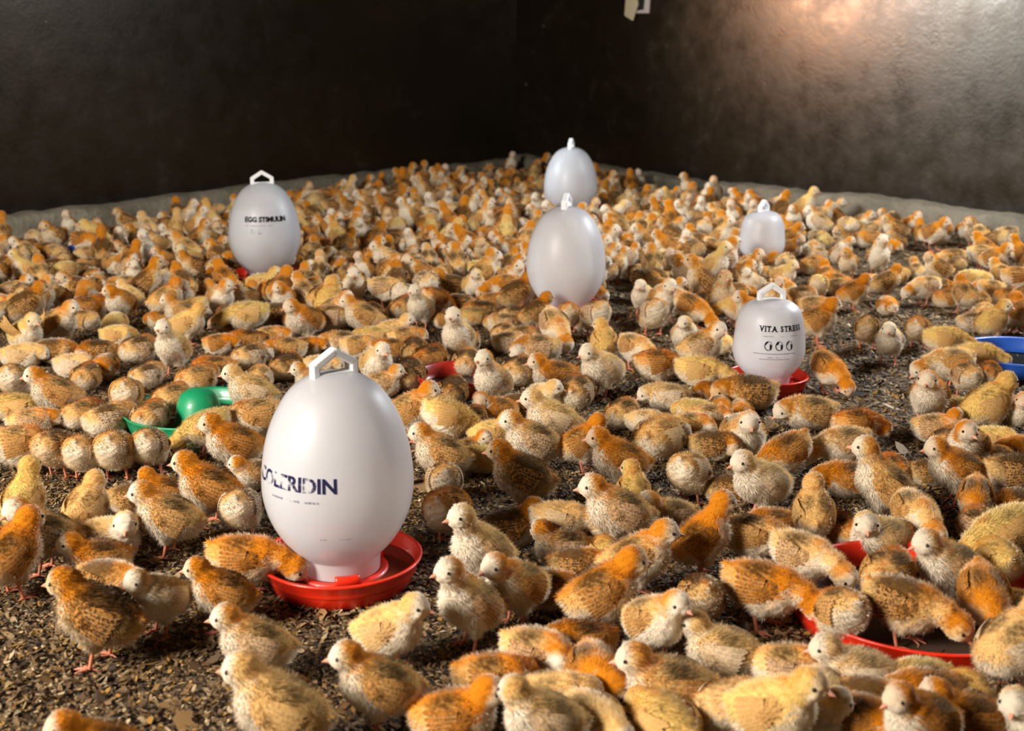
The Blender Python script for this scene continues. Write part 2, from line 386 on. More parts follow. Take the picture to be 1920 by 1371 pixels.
def print_shapes(name, polys, prof, ang0, h0, mat, parent):
    bm = bmesh.new()
    for p in polys:
        vs = [bm.verts.new((x, y, 0)) for x, y in p]; bm.faces.new(vs)
    bmesh.ops.triangulate(bm, faces=bm.faces)
    for _ in range(2):
        bmesh.ops.subdivide_edges(bm, edges=[e for e in bm.edges if e.calc_length() > .008], cuts=1)
        bmesh.ops.triangulate(bm, faces=bm.faces)
    me = bpy.data.meshes.new(name); bm.to_mesh(me); bm.free(); wrap_mesh(me, prof, ang0, h0, .0011); me.materials.append(mat)
    return link_mesh(name, me, parent)
def rect(x0, y0, x1, y1): return [(x0, y0), (x1, y0), (x1, y1), (x0, y1)]
def ringpoly(cx, cy, rx, ry, t, a0=0, a1=2 * math.pi, n=18):
    out = []
    for i in range(n):
        p, q = a0 + (a1 - a0) * i / n, a0 + (a1 - a0) * (i + 1) / n
        out.append([(cx + rx * math.cos(p), cy + ry * math.sin(p)), (cx + rx * math.cos(q), cy + ry * math.sin(q)),
                    (cx + (rx - t) * math.cos(q), cy + (ry - t) * math.sin(q)), (cx + (rx - t) * math.cos(p), cy + (ry - t) * math.sin(p))])
    return out
def tray_into(root, R, mat, water=True, neck=.068):
    bm = bmesh.new()
    lathe(bm, [(0, .004), (R * .80, .004), (R * .84, .002), (R * .86, .004), (R * .93, .026), (R * .99, .046), (R + .002, .049), (R + .003, .052), (R - .002, .0535), (R - .004, .050), (R * .95, .030), (R * .87, .012), (R * .60, .010),
               (neck + .014, .012), (neck + .012, .030), (neck + .004, .032), (neck + .002, .012), (0, .012)])
    tr = bm_obj('tray', bm, mat, root)
    for k in range(3):                                          # clips that lock the jar into the tray
        bm = bmesh.new(); a = k * 2 * math.pi / 3 - math.pi / 2 + .12; m0 = len(bm.verts)
        for s in range(-4, 5):
            aa = a + s * .085 / 4 * 3.2
            for r_, z in ((neck + .0035, .026), (neck + .0035, .043), (neck + .011, .043), (neck + .013, .026)):
                bm.verts.new((r_ * math.cos(aa), r_ * math.sin(aa), z))
        bm.verts.ensure_lookup_table()
        for s in range(8):
            for j in range(4): bm.faces.new([bm.verts[m0 + s * 4 + q] for q in (j, (j + 1) % 4)] + [bm.verts[m0 + (s + 1) * 4 + q] for q in ((j + 1) % 4, j)])
        bm.faces.new([bm.verts[m0 + j] for j in range(4)]); bm.faces.new([bm.verts[m0 + 32 + j] for j in range(4)])
        bmesh.ops.recalc_face_normals(bm, faces=bm.faces)
        bm_obj('jar_clip', bm, mat, tr)
    if water:
        bm = bmesh.new(); seg = 48
        for r0, r1 in ((neck + .0128, R * .945),):
            i_ = [bm.verts.new((r0 * math.cos(2 * math.pi * i / seg), r0 * math.sin(2 * math.pi * i / seg), .027)) for i in range(seg)]
            o_ = [bm.verts.new((r1 * math.cos(2 * math.pi * i / seg), r1 * math.sin(2 * math.pi * i / seg), .027)) for i in range(seg)]
            for i in range(seg): bm.faces.new((i_[i], o_[i], o_[(i + 1) % seg], i_[(i + 1) % seg]))
        bm_obj('drinking_water', bm, M['water'], root)
def drinker(px, py, prof, R, label, scale=1.0, rz=0, fill=.0, hr=.034, hh=.037, neck=.068):
    p = at_h(px, py); root = empty('poultry_drinker', p, math.atan2(-p.x, p.y)); root.scale = (scale,) * 3
    tag(root, label, 'drinker')
    bm = bmesh.new(); lathe(bm, prof, 72); bm_obj('jar', bm, M['jar'], root)
    top = prof[-1][1]
    hb = bm_obj('handle', handle_bm(top, hr, hh), M['white'], root, smooth=False); hb.rotation_euler = (0, 0, rz)
    md = hb.modifiers.new('b', 'BEVEL'); md.width = .003; md.segments = 3
    if fill:
        ins = [(max(0, r - .004), h) for r, h in prof if h < fill]; ins = [(0, ins[0][1])] + ins + [(max(0, radius_at(prof, fill) - .004), fill), (0, fill)]
        bm = bmesh.new(); lathe(bm, ins, 48); bm_obj('water_inside', bm, M['jar_water'], root)
    tray_into(root, R, M['red'], True, neck)
    return root
t = NT('water_behind_plastic'); M['jar_water'] = t.end(t.principled(lin(176, 176, 186), .2))
d1 = drinker(641, 1092, EGG, .136, 'large milky egg-shaped drinker standing in a bright red tray, at front left', 1.0, 0.42, 0)
D2R = math.radians
o, wd = print_text('lettering', 'COLERIDIN', .0335, EGG, D2R(-78), .208, M['navy'], d1, .0009, .98, 1.0)
print_shapes('small_print', [rect(i * .0068, 0, i * .0068 + .0045, .0035) for i in range(15) if i % 5 != 4] , EGG, D2R(-56), .190, M['faint'], d1)
print_shapes('print_rule', [rect(0, 0, .05, .0009)], EGG, D2R(-16), .125, M['faint'], d1)
d2 = drinker(1060, 603, EGG, .136, 'milky egg-shaped drinker without print, between the two other tall ones at centre', 1.0, 1.35, 0)
d3 = drinker(1069, 424, EGG, .136, 'part-filled milky drinker nearest the wall corner', 1.0, 1.4, .275)
d4 = drinker(501, 537, EGG, .136, 'milky drinker with bold black print near the left wall', 1.02, 0.1, .285)
print_text('lettering', 'EGG STIMULIN', .0235, EGG, D2R(-33), .250, M['black'], d4, .0011, 1.0, .96)
print_shapes('small_print', [rect(i * .006, 0, i * .006 + .0042, .002) for i in range(16)], EGG, D2R(-31), .236, M['faint'], d4)
print_shapes('emblem', ringpoly(.02, 0, .006, .008, .002) + ringpoly(.045, 0, .006, .008, .002), EGG, D2R(-28), .216, M['faint'], d4)
d5 = drinker(1437, 738, POT, .104, 'squat milky drinker printed with black words and three round emblems', 1.0, 0.25, 0, .030, .036, .058)
def serif_word(body, cap, x_scale, gap, prof, ang0, h0, mat, parent):
    """heavy lettering with slab feet, one mesh for the word"""
    feet = {'V': [(.06, 1), (.94, 1)], 'I': [(.5, 0), (.5, 1)], 'T': [(.5, 0)], 'A': [(.06, 0), (.94, 0)], 'R': [(.16, 0), (.90, 0), (.12, 1)], 'E': [(.10, 0), (.10, 1)], 'S': []}
    bm = bmesh.new(); x = 0.0
    for ch in body:
        if ch == ' ': x += cap * .45; continue
        cu = bpy.data.curves.new('letter', 'FONT'); cu.body = ch; cu.size = 1; cu.offset = .042; cu.resolution_u = 4
        o = bpy.data.objects.new('letter', cu); C.objects.link(o); bpy.context.view_layer.update()
        me = bpy.data.meshes.new_from_object(o.evaluated_get(bpy.context.evaluated_depsgraph_get())); bpy.data.objects.remove(o)
        xs = [v.co.x for v in me.vertices]; ys = [v.co.y for v in me.vertices]; x0, x1, y0, y1 = min(xs), max(xs), min(ys), max(ys); k = cap / (y1 - y0)
        for v in me.vertices: v.co = Vector(((v.co.x - x0) * k * x_scale + x, (v.co.y - y0) * k, 0))
        n0 = len(bm.verts); bm.from_mesh(me); w_ = (x1 - x0) * k * x_scale
        for fx, top in feet[ch]:
            c = x + fx * w_; hw = cap * .20; yy = cap * .90 if top else 0
            bm.faces.new([bm.verts.new((p, q, .0001)) for p, q in ((c - hw, yy), (c + hw, yy), (c + hw, yy + cap * .10), (c - hw, yy + cap * .10))])
        x += w_ + gap * cap
    bmesh.ops.triangulate(bm, faces=bm.faces)
    me = bpy.data.meshes.new('lettering'); bm.to_mesh(me); bm.free(); wrap_mesh(me, prof, ang0, h0, .0012); me.materials.append(mat)
    return link_mesh('lettering', me, parent), x
o, wd = serif_word('VITA STRESS', .0148, .84, .13, POT, D2R(-17), .184, M['black'], d5)
ser = []
print_shapes('small_print', [rect(i * .0042, 0, i * .0042 + .0030, .0016) for i in range(24) if i not in (7, 15)], POT, D2R(-10), .172, M['faint'], d5)
em = []
for i in range(3):
    cx = .014 + i * .027
    em += ringpoly(cx, 0, .0095, .012, .0022, D2R(100), D2R(280)) + ringpoly(cx, 0, .0095, .012, .0013, D2R(280), D2R(460))
    em += ringpoly(cx + .003, -.0035, .006, .0085, .0052, D2R(-70), D2R(80), 8) + ringpoly(cx - .002, .004, .005, .006, .0048 if i == 1 else .003, D2R(60), D2R(200), 8)
print_shapes('emblem', em, POT, D2R(-10), .149, M['black'], d5)
print_shapes('print_rule', [rect(0, 0, .110, .0011), rect(.016, -.014, .092, -.0131)], POT, D2R(-24), .128, M['black'], d5)
print_shapes('small_print', [rect(i * .0042, 0, i * .0042 + .0030, .0018) for i in range(14) if i not in (5, 8)], POT, D2R(-4), .1185, M['faint'], d5)
d6 = drinker(1426, 510, POT, .104, 'small milky drinker with handle, nearest the right wall', .95, 1.05, 0, .026, .040, .058)
print_text('lettering', 'VITA STRESS', .0200, POT, D2R(-152), .150, M['black'], d6, .0010, 1.0, .93)
def pan(name, px, py, R, mat, label, cat, hub=None, lip=.042, inner=None):
    p = at_h(px, py); root = empty(name, p); tag(root, label, cat)
    bm = bmesh.new()
    lathe(bm, [(0, .002), (R * .90, .002), (R * .93, .004), (R * .97, lip * .6), (R, lip), (R + .004, lip + .003), (R + .001, lip + .006), (R - .004, lip + .002), (R * .95, lip * .55), (R * .915, .008), (0, .008)], 72)
    bm_obj('pan', bm, mat, root)
    bm = bmesh.new(); lathe(bm, [(0, .0095), (R * .5, .0100), (R * .90, .0095), (R * .905, .0085)], 48)
    bm_obj('feed', bm, inner or M['feed'], root)
    if hub:
        bm = bmesh.new(); lathe(bm, hub, 40); bm_obj('hub', bm, mat, root)
    return root
pan('feeder_pan', 1722, 1160, .212, M['red'], 'wide red feeder pan crowded with chicks, at front right', 'feeder')
pan('feeder_pan', 374, 798, .172, M['green'], 'green feeder pan with domed hub among chicks at left', 'feeder', [(.0, .092), (.022, .090), (.040, .078), (.050, .055), (.056, .020), (.058, .009)])
pan('feeder_pan', 862, 730, .115, M['dkred'], 'dark red feeder pan half hidden behind the large front drinker', 'feeder')
pan('feeder_pan', 1910, 690, .165, M['blue'], 'blue-rimmed feeder pan with dark inside at the right edge', 'feeder', None, .045, M['dkwater'])
pan('feeder_pan', 172, 484, .10, M['blue'], 'small blue feeder pan near the left wall', 'feeder', [(0, .075), (.02, .072), (.032, .05), (.036, .009)])
# ---------------------------------------------------------------- the chick: a body grown from a distance field, one per pose
def sm(a, b, k):
    h = np.clip(.5 + .5 * (b - a) / k, 0, 1); return b + (a - b) * h - k * h * (1 - h)
def ellip(P, c, r, R=None):
    q = P - np.array(c)
    if R is not None: q = q @ R
    r = np.array(r); k0 = np.linalg.norm(q / r, axis=-1); k1 = np.linalg.norm(q / r ** 2, axis=-1) + 1e-9
    return k0 * (k0 - 1) / k1
def capsule(P, a, b, ra, rb):
    a, b = np.array(a), np.array(b); ab = b - a; t = np.clip(((P - a) @ ab) / (ab @ ab), 0, 1)
    return np.linalg.norm(P - (a + t[..., None] * ab), axis=-1) - (ra + (rb - ra) * t)
def Ry(a):                      # pitch: positive lifts the front (+X)
    c, s = math.cos(a), math.sin(a); return np.array([[c, 0, -s], [0, 1, 0], [s, 0, c]])
def Rz(a):
    c, s = math.cos(a), math.sin(a); return np.array([[c, -s, 0], [s, c, 0], [0, 0, 1]])
def nets(fn, lo, hi, h):
    ax = [np.arange(lo[i], hi[i] + h, h) for i in range(3)]
    G = np.stack(np.meshgrid(*ax, indexing='ij'), -1); S = fn(G.reshape(-1, 3)).reshape(G.shape[:3])
    n = np.array(S.shape); ins = S < 0
    cnt = np.zeros(n - 1, int); off = [(i, j, k) for i in (0, 1) for j in (0, 1) for k in (0, 1)]
    sl = lambda o: tuple(slice(o[d], n[d] - 1 + o[d]) for d in range(3))
    for o in off: cnt += ins[sl(o)]
    act = (cnt > 0) & (cnt < 8); cid = -np.ones(n - 1, int); cid[act] = np.arange(act.sum())
    acc = np.zeros((act.sum(), 3)); num = np.zeros(act.sum())
    for o in off:
        for d in range(3):
            if o[d]: continue
            o2 = list(o); o2[d] = 1
            a, b = S[sl(o)][act], S[sl(o2)][act]; cr = (a < 0) != (b < 0); t = np.where(cr, a / np.where(cr, a - b, 1), 0)
            p = G[sl(o)][act].copy(); p[:, d] += t * h; acc += np.where(cr[:, None], p, 0); num += cr
    V = acc / num[:, None]; faces = []
    for d in range(3):
        e1, e2 = [(1, 2), (2, 0), (0, 1)][d]
        a = [slice(1, n[i] - 1) for i in range(3)]; a[d] = slice(0, n[d] - 1); b = list(a); b[d] = slice(1, n[d])
        A, B = ins[tuple(a)], ins[tuple(b)]; I = np.argwhere(A != B)
        if not len(I): continue
        flip = A[tuple(I.T)]; I = I + np.array([0 if i == d else 1 for i in range(3)])
        u = np.zeros(3, int); u[e1] = 1; v = np.zeros(3, int); v[e2] = 1
        q = np.stack([cid[tuple((I - u - v).T)], cid[tuple((I - v).T)], cid[tuple(I.T)], cid[tuple((I - u).T)]], 1)
        q[~flip] = q[~flip][:, ::-1]; faces.append(q)
    Fq = np.concatenate(faces); Fq = Fq[(Fq >= 0).all(1)]
    g = lambda P: np.stack([fn(P + e) - fn(P - e) for e in np.eye(3) * 4e-4], 1) / 8e-4
    for _ in range(2):
        gr = g(V); V = V - .8 * fn(V)[:, None] * gr / np.maximum((gr ** 2).sum(1), .2)[:, None]
    gr = g(V); N = gr / (np.linalg.norm(gr, axis=1)[:, None] + 1e-9)
    return V, Fq, N
# pose: body centre, pitch, body radii, head centre, head yaw, head pitch, legs
POSES = {
    's':  dict(B=(0, .072), tilt=.38, H=(.043, 0, .117), hy=0, hp=-.10),
    'sl': dict(B=(0, .072), tilt=.38, H=(.040, .007, .117), hy=1.0, hp=-.10),
    'sr': dict(B=(0, .072), tilt=.38, H=(.040, -.007, .117), hy=-1.0, hp=-.10),
    't':  dict(B=(0, .076), tilt=.62, H=(.037, 0, .140), hy=0, hp=.05),
    'tl': dict(B=(0, .076), tilt=.58, H=(.034, .006, .138), hy=.9, hp=.0),
    'tr': dict(B=(0, .076), tilt=.58, H=(.034, -.006, .138), hy=-.9, hp=.0),
    'f':  dict(B=(0, .067), tilt=-.10, H=(.080, 0, .052), hy=0, hp=-.75),
    'p':  dict(B=(-.004, .069), tilt=-.42, H=(.070, .004, .030), hy=0, hp=-1.05),
    'r':  dict(B=(0, .036), tilt=.12, H=(.046, 0, .076), hy=0, hp=-.15, legs=0),
    'rl': dict(B=(0, .036), tilt=.12, H=(.043, .008, .075), hy=1.0, hp=-.15, legs=0),
    'rr': dict(B=(0, .036), tilt=.12, H=(.043, -.008, .075), hy=-1.0, hp=-.15, legs=0),
    'z':  dict(B=(-.004, .0355), tilt=.04, H=(.056, .004, .044), hy=.25, hp=-.5, legs=0),
    'zl': dict(B=(-.004, .0355), tilt=0, H=(.044, .020, .038), hy=1.5, hp=-.4, legs=0),
    'zr': dict(B=(-.004, .0355), tilt=0, H=(.044, -.020, .038), hy=-1.5, hp=-.4, legs=0),
}
BR, HR = (.0475, .0355, .0375), .0205
def frames(p):
    q = POSES[p]; Rb = Ry(q['tilt']); Bc = np.array((q['B'][0], 0, q['B'][1])); Hc = np.array(q['H'])
    Rh = Rz(q['hy']) @ Ry(q['hp']); legs = q.get('legs', 1); br = BR if legs else (.0495, .0400, .0370)
    return Bc, Rb, Hc, Rh, legs, br
def chick_fn(p):
    Bc, Rb, Hc, Rh, legs, br = frames(p); W = lambda v: Bc + Rb @ np.array(v)
    def f(P):
        d = ellip(P, Bc, br, Rb)
        d = sm(d, ellip(P, W((.020, 0, -.003)), (.028, .029, .029), Rb), .014)            # chest
        d = sm(d, ellip(P, W((-.034, 0, .004)), (.023, .026, .024), Rb), .016)            # rump
        d = sm(d, capsule(P, W((-.046, 0, .010)), W((-.057, 0, .020)), .011, .0055), .010)  # tail
        nb = W((.030, 0, .014)); mid = (nb + Hc) / 2 + np.array((.003, 0, .002))
        d = sm(d, capsule(P, nb, mid, .0215, .0170), .012); d = sm(d, capsule(P, mid, Hc - Rh @ np.array((.003, 0, .002)), .0170, .0155), .008)
        d = sm(d, ellip(P, Hc, (HR * 1.08, HR * .95, HR), Rh), .007)
        d = sm(d, ellip(P, Hc + Rh @ np.array((.012, 0, -.004)), (.012, .0105, .010), Rh), .006)    # face
        for s in (-1, 1):
            if legs: d = sm(d, capsule(P, W((-.004, s * .018, -.012)), (.004, s * .019, .037), .0165, .0085), .011)
            d = sm(d, ellip(P, Hc + Rh @ np.array((.009, s * .0125, -.004)), (.0085, .006, .0075), Rh), .004)   # cheek
        rip = .0007 * np.sin(P[:, 0] * 260 + 3 * np.sin(P[:, 2] * 190)) * np.sin(P[:, 1] * 230 + P[:, 2] * 170)
        return d + rip
    return f
def pattern(p, V, N):
    Bc, Rb, Hc, Rh, legs, br = frames(p)
    b = (V - Bc) @ Rb; h = (V - Hc) @ Rh; hd = np.linalg.norm(h, axis=1); nb = N @ Rb; nh = N @ Rh
    ishead = 1 / (1 + np.exp((hd - .030) / .0035))
    up = nb[:, 2]
    # rust: nape and crown, flanks and a stripe down the back
    nape = np.clip(-h[:, 0] / .012 + .45, 0, 1.1) * np.clip(nh[:, 2] * .4 + .85, .3, 1)
    crown = np.clip(h[:, 2] / .016, 0, 1) * .72 + .26
    r_head = np.maximum(nape, crown); r_head = np.where(h[:, 0] > .014, np.minimum(r_head, .48), r_head)
    r_body = .26 + .42 * np.clip(up, 0, 1) + .38 * np.exp(-(b[:, 1] / .009) ** 2) * (up > 0) + .45 * np.exp(-((b[:, 0] - .030) / .016) ** 2) * np.clip(up + .5, 0, 1)
    r_body = r_body * .74; R = ishead * r_head + (1 - ishead) * r_body
    # brown: upper back and wing region
    g = np.clip(up * 1.1 + .05, 0, 1) * np.exp(-((b[:, 0] + .008) / .036) ** 2); g = np.maximum(g, .55 * np.clip(np.abs(nb[:, 1]) - .2, 0, 1) * np.exp(-((b[:, 0] + .006) / .03) ** 2) * (b[:, 2] > -.012))
    g = g - .35 * np.exp(-(b[:, 1] / .007) ** 2); G = np.clip(g, 0, 1) * (1 - ishead)
    # white: face, throat, breast, belly
    wb = np.clip(-up * 1.1 + .55, 0, 1) + .9 * np.clip(nb[:, 0] - .25, 0, 1); wh = np.clip((h[:, 0] + .004) / .014, 0, 1) * .8 + .25 * (h[:, 2] < -.004)
    B = np.clip(np.where(ishead > .5, wh, wb), 0, 1)
    return R, G, B
def tubes(segs, n=6):
    V, Fq = [], []
    for a, b, ra, rb in segs:
        a, b = np.array(a, float), np.array(b, float); d = (b - a) / np.linalg.norm(b - a); u = np.cross(d, (0.3, 1, .2)); u /= np.linalg.norm(u); v = np.cross(d, u); k = len(V)
        ends = [(a - d * ra * .3, ra * .7), (a, ra), (b, rb), (b + d * rb * .5, rb * .6)]
        for c, r in ends:
            for i in range(n): V.append(c + r * (u * math.cos(6.2832 * i / n) + v * math.sin(6.2832 * i / n)))
        for e in range(3):
            for i in range(n): j = (i + 1) % n; Fq.append((k + e * n + i, k + e * n + j, k + (e + 1) * n + j, k + (e + 1) * n + i))
    return np.array(V), np.array(Fq)
def leg_segs(n=6):
    S = []
    for s in (-1, 1):
        dx = .004 * s
        hock, ank = (-.003 + dx, s * .020, .034), (.004 + dx, s * .021, .005)
        S.append(((.004 + dx * .5, s * .019, .046), hock, .0044, .0034)); S.append((hock, ank, .0031, .0027))
        for a, L in ((-.55, .019), (0, .023), (.55, .019)):
            m = (ank[0] + L * .55 * math.cos(a), ank[1] + L * .55 * math.sin(a), .0042); e = (ank[0] + L * math.cos(a), ank[1] + L * math.sin(a), .0018)
            S.append((ank, m, .0023, .0019)); S.append((m, e, .0019, .0011))
        S.append((ank, (ank[0] - .010, ank[1] - .002 * s, .002), .0019, .001))
    return S
def body_mesh(p, h=.0030, strands=8500, seed=1, L=.0072, wd=.00058, slots=('down', 'skin'), legn=6):
    r = np.random.default_rng(seed); fn = chick_fn(p)
    V, Fq, N = nets(fn, (-.085, -.055, -.008), (.105, .055, .176), h)
    if not POSES[p].get('legs', 1): V[:, 2] = np.maximum(V[:, 2], .0006)
    R, G, B = pattern(p, V, N)
    a, b, c, d = (V[Fq[:, i]] for i in range(4)); ar = np.linalg.norm(np.cross(c - a, d - b), axis=1)
    fi = r.choice(len(Fq), strands, p=ar / ar.sum()); u, v = r.random((2, strands, 1))
    bl = lambda X: (X[Fq[fi, 0]] * (1 - u) * (1 - v) + X[Fq[fi, 1]] * u * (1 - v) + X[Fq[fi, 2]] * u * v + X[Fq[fi, 3]] * (1 - u) * v)
    root = bl(V); nn = bl(N); nn /= np.linalg.norm(nn, axis=1)[:, None]
    Bc, Rb, Hc, Rh, legs, br = frames(p)
    hd = np.linalg.norm(root - Hc, axis=1); face = ((root - Hc) @ Rh)[:, 0] > .012
    back = np.tile(Rb @ np.array((-1, 0, -.35)), (strands, 1)); tn = back - (back * nn).sum(1)[:, None] * nn
    tn /= np.linalg.norm(tn, axis=1)[:, None] + 1e-6
    dirv = nn * .72 + tn * .70 + r.normal(0, .28, (strands, 3)); dirv /= np.linalg.norm(dirv, axis=1)[:, None]
    ln = L * r.uniform(.55, 1.35, strands) * np.where(hd < .026, .55, 1.0) * np.where(face & (hd < .03), .35, 1)
    side = np.cross(dirv, nn); side /= np.linalg.norm(side, axis=1)[:, None] + 1e-6
    wv = wd * r.uniform(.7, 1.4, (strands, 1))
    S = np.stack([root - side * wv - nn * .0006, root + side * wv - nn * .0006, root + dirv * ln[:, None]], 1)
    S[:, :, 2] = np.maximum(S[:, :, 2], .0004)
    tone = r.uniform(.15, 1, strands)
    bb = lambda X: bl(X[:, None])[:, 0]
    Rs, Gs, Bs = bb(R), bb(G), bb(B)
    LV, LF = tubes(leg_segs(), legn) if legs else (np.zeros((0, 3)), np.zeros((0, 4), int))
    nV, nS = len(V), strands
    allV = np.concatenate([V, S.reshape(-1, 3), LV])
    st = nV + np.arange(nS * 3).reshape(nS, 3); lf = LF + nV + nS * 3 if len(LF) else LF
    if len(LF):
        ctr = np.repeat(np.array([(np.array(a_) + np.array(b_)) / 2 for a_, b_, _, _ in leg_segs()]), 4 * legn, 0); ax = np.repeat(np.array([(np.array(b_) - np.array(a_)) for a_, b_, _, _ in leg_segs()]), 4 * legn, 0)
        q = LV - ctr; ax = ax / np.linalg.norm(ax, axis=1)[:, None]; q = q - (q * ax).sum(1)[:, None] * ax; LN = q / (np.linalg.norm(q, axis=1)[:, None] + 1e-9)
    else: LN = np.zeros((0, 3))
    SN = np.repeat(nn * .85 + dirv * .3, 3, 0).reshape(nS, 3, 3) + side[:, None, :] * np.array([-.35, .35, 0])[None, :, None]
    NN = np.concatenate([N, SN.reshape(-1, 3), LN]); NN /= np.linalg.norm(NN, axis=1)[:, None] + 1e-9
    pat = np.zeros((len(allV), 4)); pat[:nV] = np.stack([R, G, B, np.full(nV, .45)], 1)
    sp_ = np.stack([Rs, Gs, Bs, tone], 1); sp3 = np.repeat(sp_[:, None], 3, 1); sp3[:, 2, 3] = np.minimum(1, sp3[:, 2, 3] + .25); pat[nV:nV + nS * 3] = sp3.reshape(-1, 4)
    mi = np.concatenate([np.zeros(len(Fq)), np.zeros(nS), np.ones(len(lf))])
    return dict(V=allV, F=[f for f in (Fq, st, lf) if len(f)], N=NN, pat=pat, mi=mi)
def beak_geo():
    V, Fq = [], []; n = 8
    def cone(z0, L, w, hgt, drop):
        k = len(V)
        for j, (x, s) in enumerate(((-.004, 1.12), (.002, 1.0), (L * .55, .66), (L * .85, .30), (L, .06))):
            for i in range(n):
                a = 6.2832 * i / n; V.append((x, w * s * math.cos(a), z0 + hgt * s * math.sin(a) - drop * (max(x, 0) / L) ** 2))
        for e in range(4):
            for i in range(n): j = (i + 1) % n; Fq.append((k + e * n + i, k + e * n + j, k + (e + 1) * n + j, k + (e + 1) * n + i))
    cone(.0008, .0135, .0046, .0034, .0028); cone(-.0022, .0108, .0038, .0020, .0002)
    return np.array(V), np.array(Fq)
def sphere_geo(r, n=8, m=6):
    V, Fq = [], []
    for j in range(m + 1):
        th = math.pi * j / m
        for i in range(n): V.append((r * math.sin(th) * math.cos(6.2832 * i / n), r * math.sin(th) * math.sin(6.2832 * i / n), r * math.cos(th)))
    for j in range(m):
        for i in range(n): k = (i + 1) % n; Fq.append((j * n + i, (j + 1) * n + i, (j + 1) * n + k, j * n + k))
    return np.array(V), np.array(Fq)
def wing_geo(s, br, nf=8, fuzz=420, seed=3):
    """wing lying on the body's flank, in the body's frame; s = +1 left, -1 right"""
    r = np.random.default_rng(seed); V, Fq, pat, N = [], [], [], []
    def surf(x, z, lift):
        q = max(.05, 1 - (x / (br[0] + .004)) ** 2 - (z / (br[2] + .004)) ** 2); return np.array((x, s * ((br[1] + .001) * math.sqrt(q) + lift), z))
    def nrm(v): n = v / np.array(br) ** 2; return n / np.linalg.norm(n)
    m, l = 9, 12; k = 0                               # downy shoulder
    for j in range(l + 1):
        t = j / l
        for i in range(m):
            a = 6.2832 * i / m; rr = math.sin(math.pi * min(1, t * .5 + .0)) if False else t
            x = .009 + .0225 * rr * math.cos(a); z = .005 + .0185 * rr * math.sin(a) + .20 * (x - .01)
            z += .004; V.append(surf(x, z, .0062 * (1 - t ** 2.2) - .0022 * t ** 4)); pat.append((.3 + .3 * t, .2, 0, .75)); N.append(nrm(V[-1]))
    for j in range(l):
        for i in range(m): q = (i + 1) % m; f = (k + j * m + i, k + (j + 1) * m + i, k + (j + 1) * m + q, k + j * m + q); Fq.append(f)
    for q in range(nf):                               # flight feathers, fanned and overlapping
        u = q / (nf - 1); k = len(V)
        x0, z0 = .008 - .004 * u, .025 - .031 * u; ang = math.radians(181 + 16 * u - 6); L = .046 - .013 * u; wdt = .0042
        for j in range(9):
            t = j / 8; cx, cz = x0 + L * t * math.cos(ang) , z0 + L * t * math.sin(ang) - .004 * t * t
            wloc = wdt * (1 - (max(0, t - .75) / .25) ** 2 * .85) * (.6 + .4 * min(1, t * 3))
            px, pz = -math.sin(ang), math.cos(ang)
            for i, c in enumerate((-1, -.35, .35, 1)):
                V.append(surf(cx + px * wloc * c, cz + pz * wloc * c, .0040 + .0006 * (nf - q) * .5 + (.0006 if abs(c) < .5 else 0) + .003 * t * t)); pat.append((t, (c + 1) / 2, 1, .8)); N.append(nrm(V[-1]))
        for j in range(8):
            for i in range(3): a = k + j * 4 + i; Fq.append((a, a + 1, a + 5, a + 4))
    V = np.array(V); Fq = np.array(Fq); N = np.array(N); pat = np.array(pat)
    A_, B_, C_ = (V[Fq[:, i]] for i in range(3)); fl = (np.cross(B_ - A_, C_ - A_) * N[Fq[:, 0]]).sum(1) < 0; Fq[fl] = Fq[fl][:, ::-1]
    nsh = (l + 1) * m                                  # fuzz on the shoulder
    idx = r.integers(0, nsh, fuzz); root = V[idx] + r.normal(0, .0008, (fuzz, 3)); nn = N[idx]
    dv = nn * .4 + np.array((-1, 0, -.25)) * .9 + r.normal(0, .22, (fuzz, 3)); dv /= np.linalg.norm(dv, axis=1)[:, None]
    sd = np.cross(dv, nn); sd /= np.linalg.norm(sd, axis=1)[:, None]
    S = np.stack([root - sd * .0008, root + sd * .0008, root + dv * r.uniform(.004, .008, (fuzz, 1))], 1).reshape(-1, 3)
    st = len(V) + np.arange(fuzz * 3).reshape(-1, 3); tn = r.uniform(.3, 1, fuzz)
    return dict(V=np.concatenate([V, S]), F=[Fq, st], N=np.concatenate([N, np.repeat(nn, 3, 0)]), pat=np.concatenate([pat, np.repeat(np.stack([pat[idx][:, 0], pat[idx][:, 1], pat[idx][:, 2], tn], 1), 3, 0)]))
def mat4(Rm, c):
    m = np.eye(4); m[:3, :3] = Rm; m[:3, 3] = c; return Matrix(m.tolist())
BODY = {}
bkV, bkF = beak_geo(); eyV, eyF = sphere_geo(.0029)
beak_me = np_mesh('beak', bkV, [bkF], [M['beak']]); eye_me = np_mesh('eye', eyV, [eyF], [M['eye']])
WING = {}
for key, br in (('up', BR), ('dn', (.0495, .0400, .0370))):
    for s in (1, -1):
        g = wing_geo(s, br, seed=5 + s); WING[key, s] = np_mesh('wing', g['V'], g['F'], [M['wing']], {'pat': g['pat']}, g['N'])
for p in POSES:
    g = body_mesh(p, seed=hash(p) % 1000 if False else sum(map(ord, p)))
    BODY[p] = np_mesh('chick', g['V'], g['F'], [M['down'], M['skin']], {'pat': g['pat']}, g['N'], g['mi'])
def eye_at(Hc, Rh, s): return Hc + Rh @ np.array((.0105, s * .0172, .0030))
def beak_at(Hc, Rh): return mat4(Rh, Hc + Rh @ np.array((.0205, 0, -.0040)))
PROTO = {}
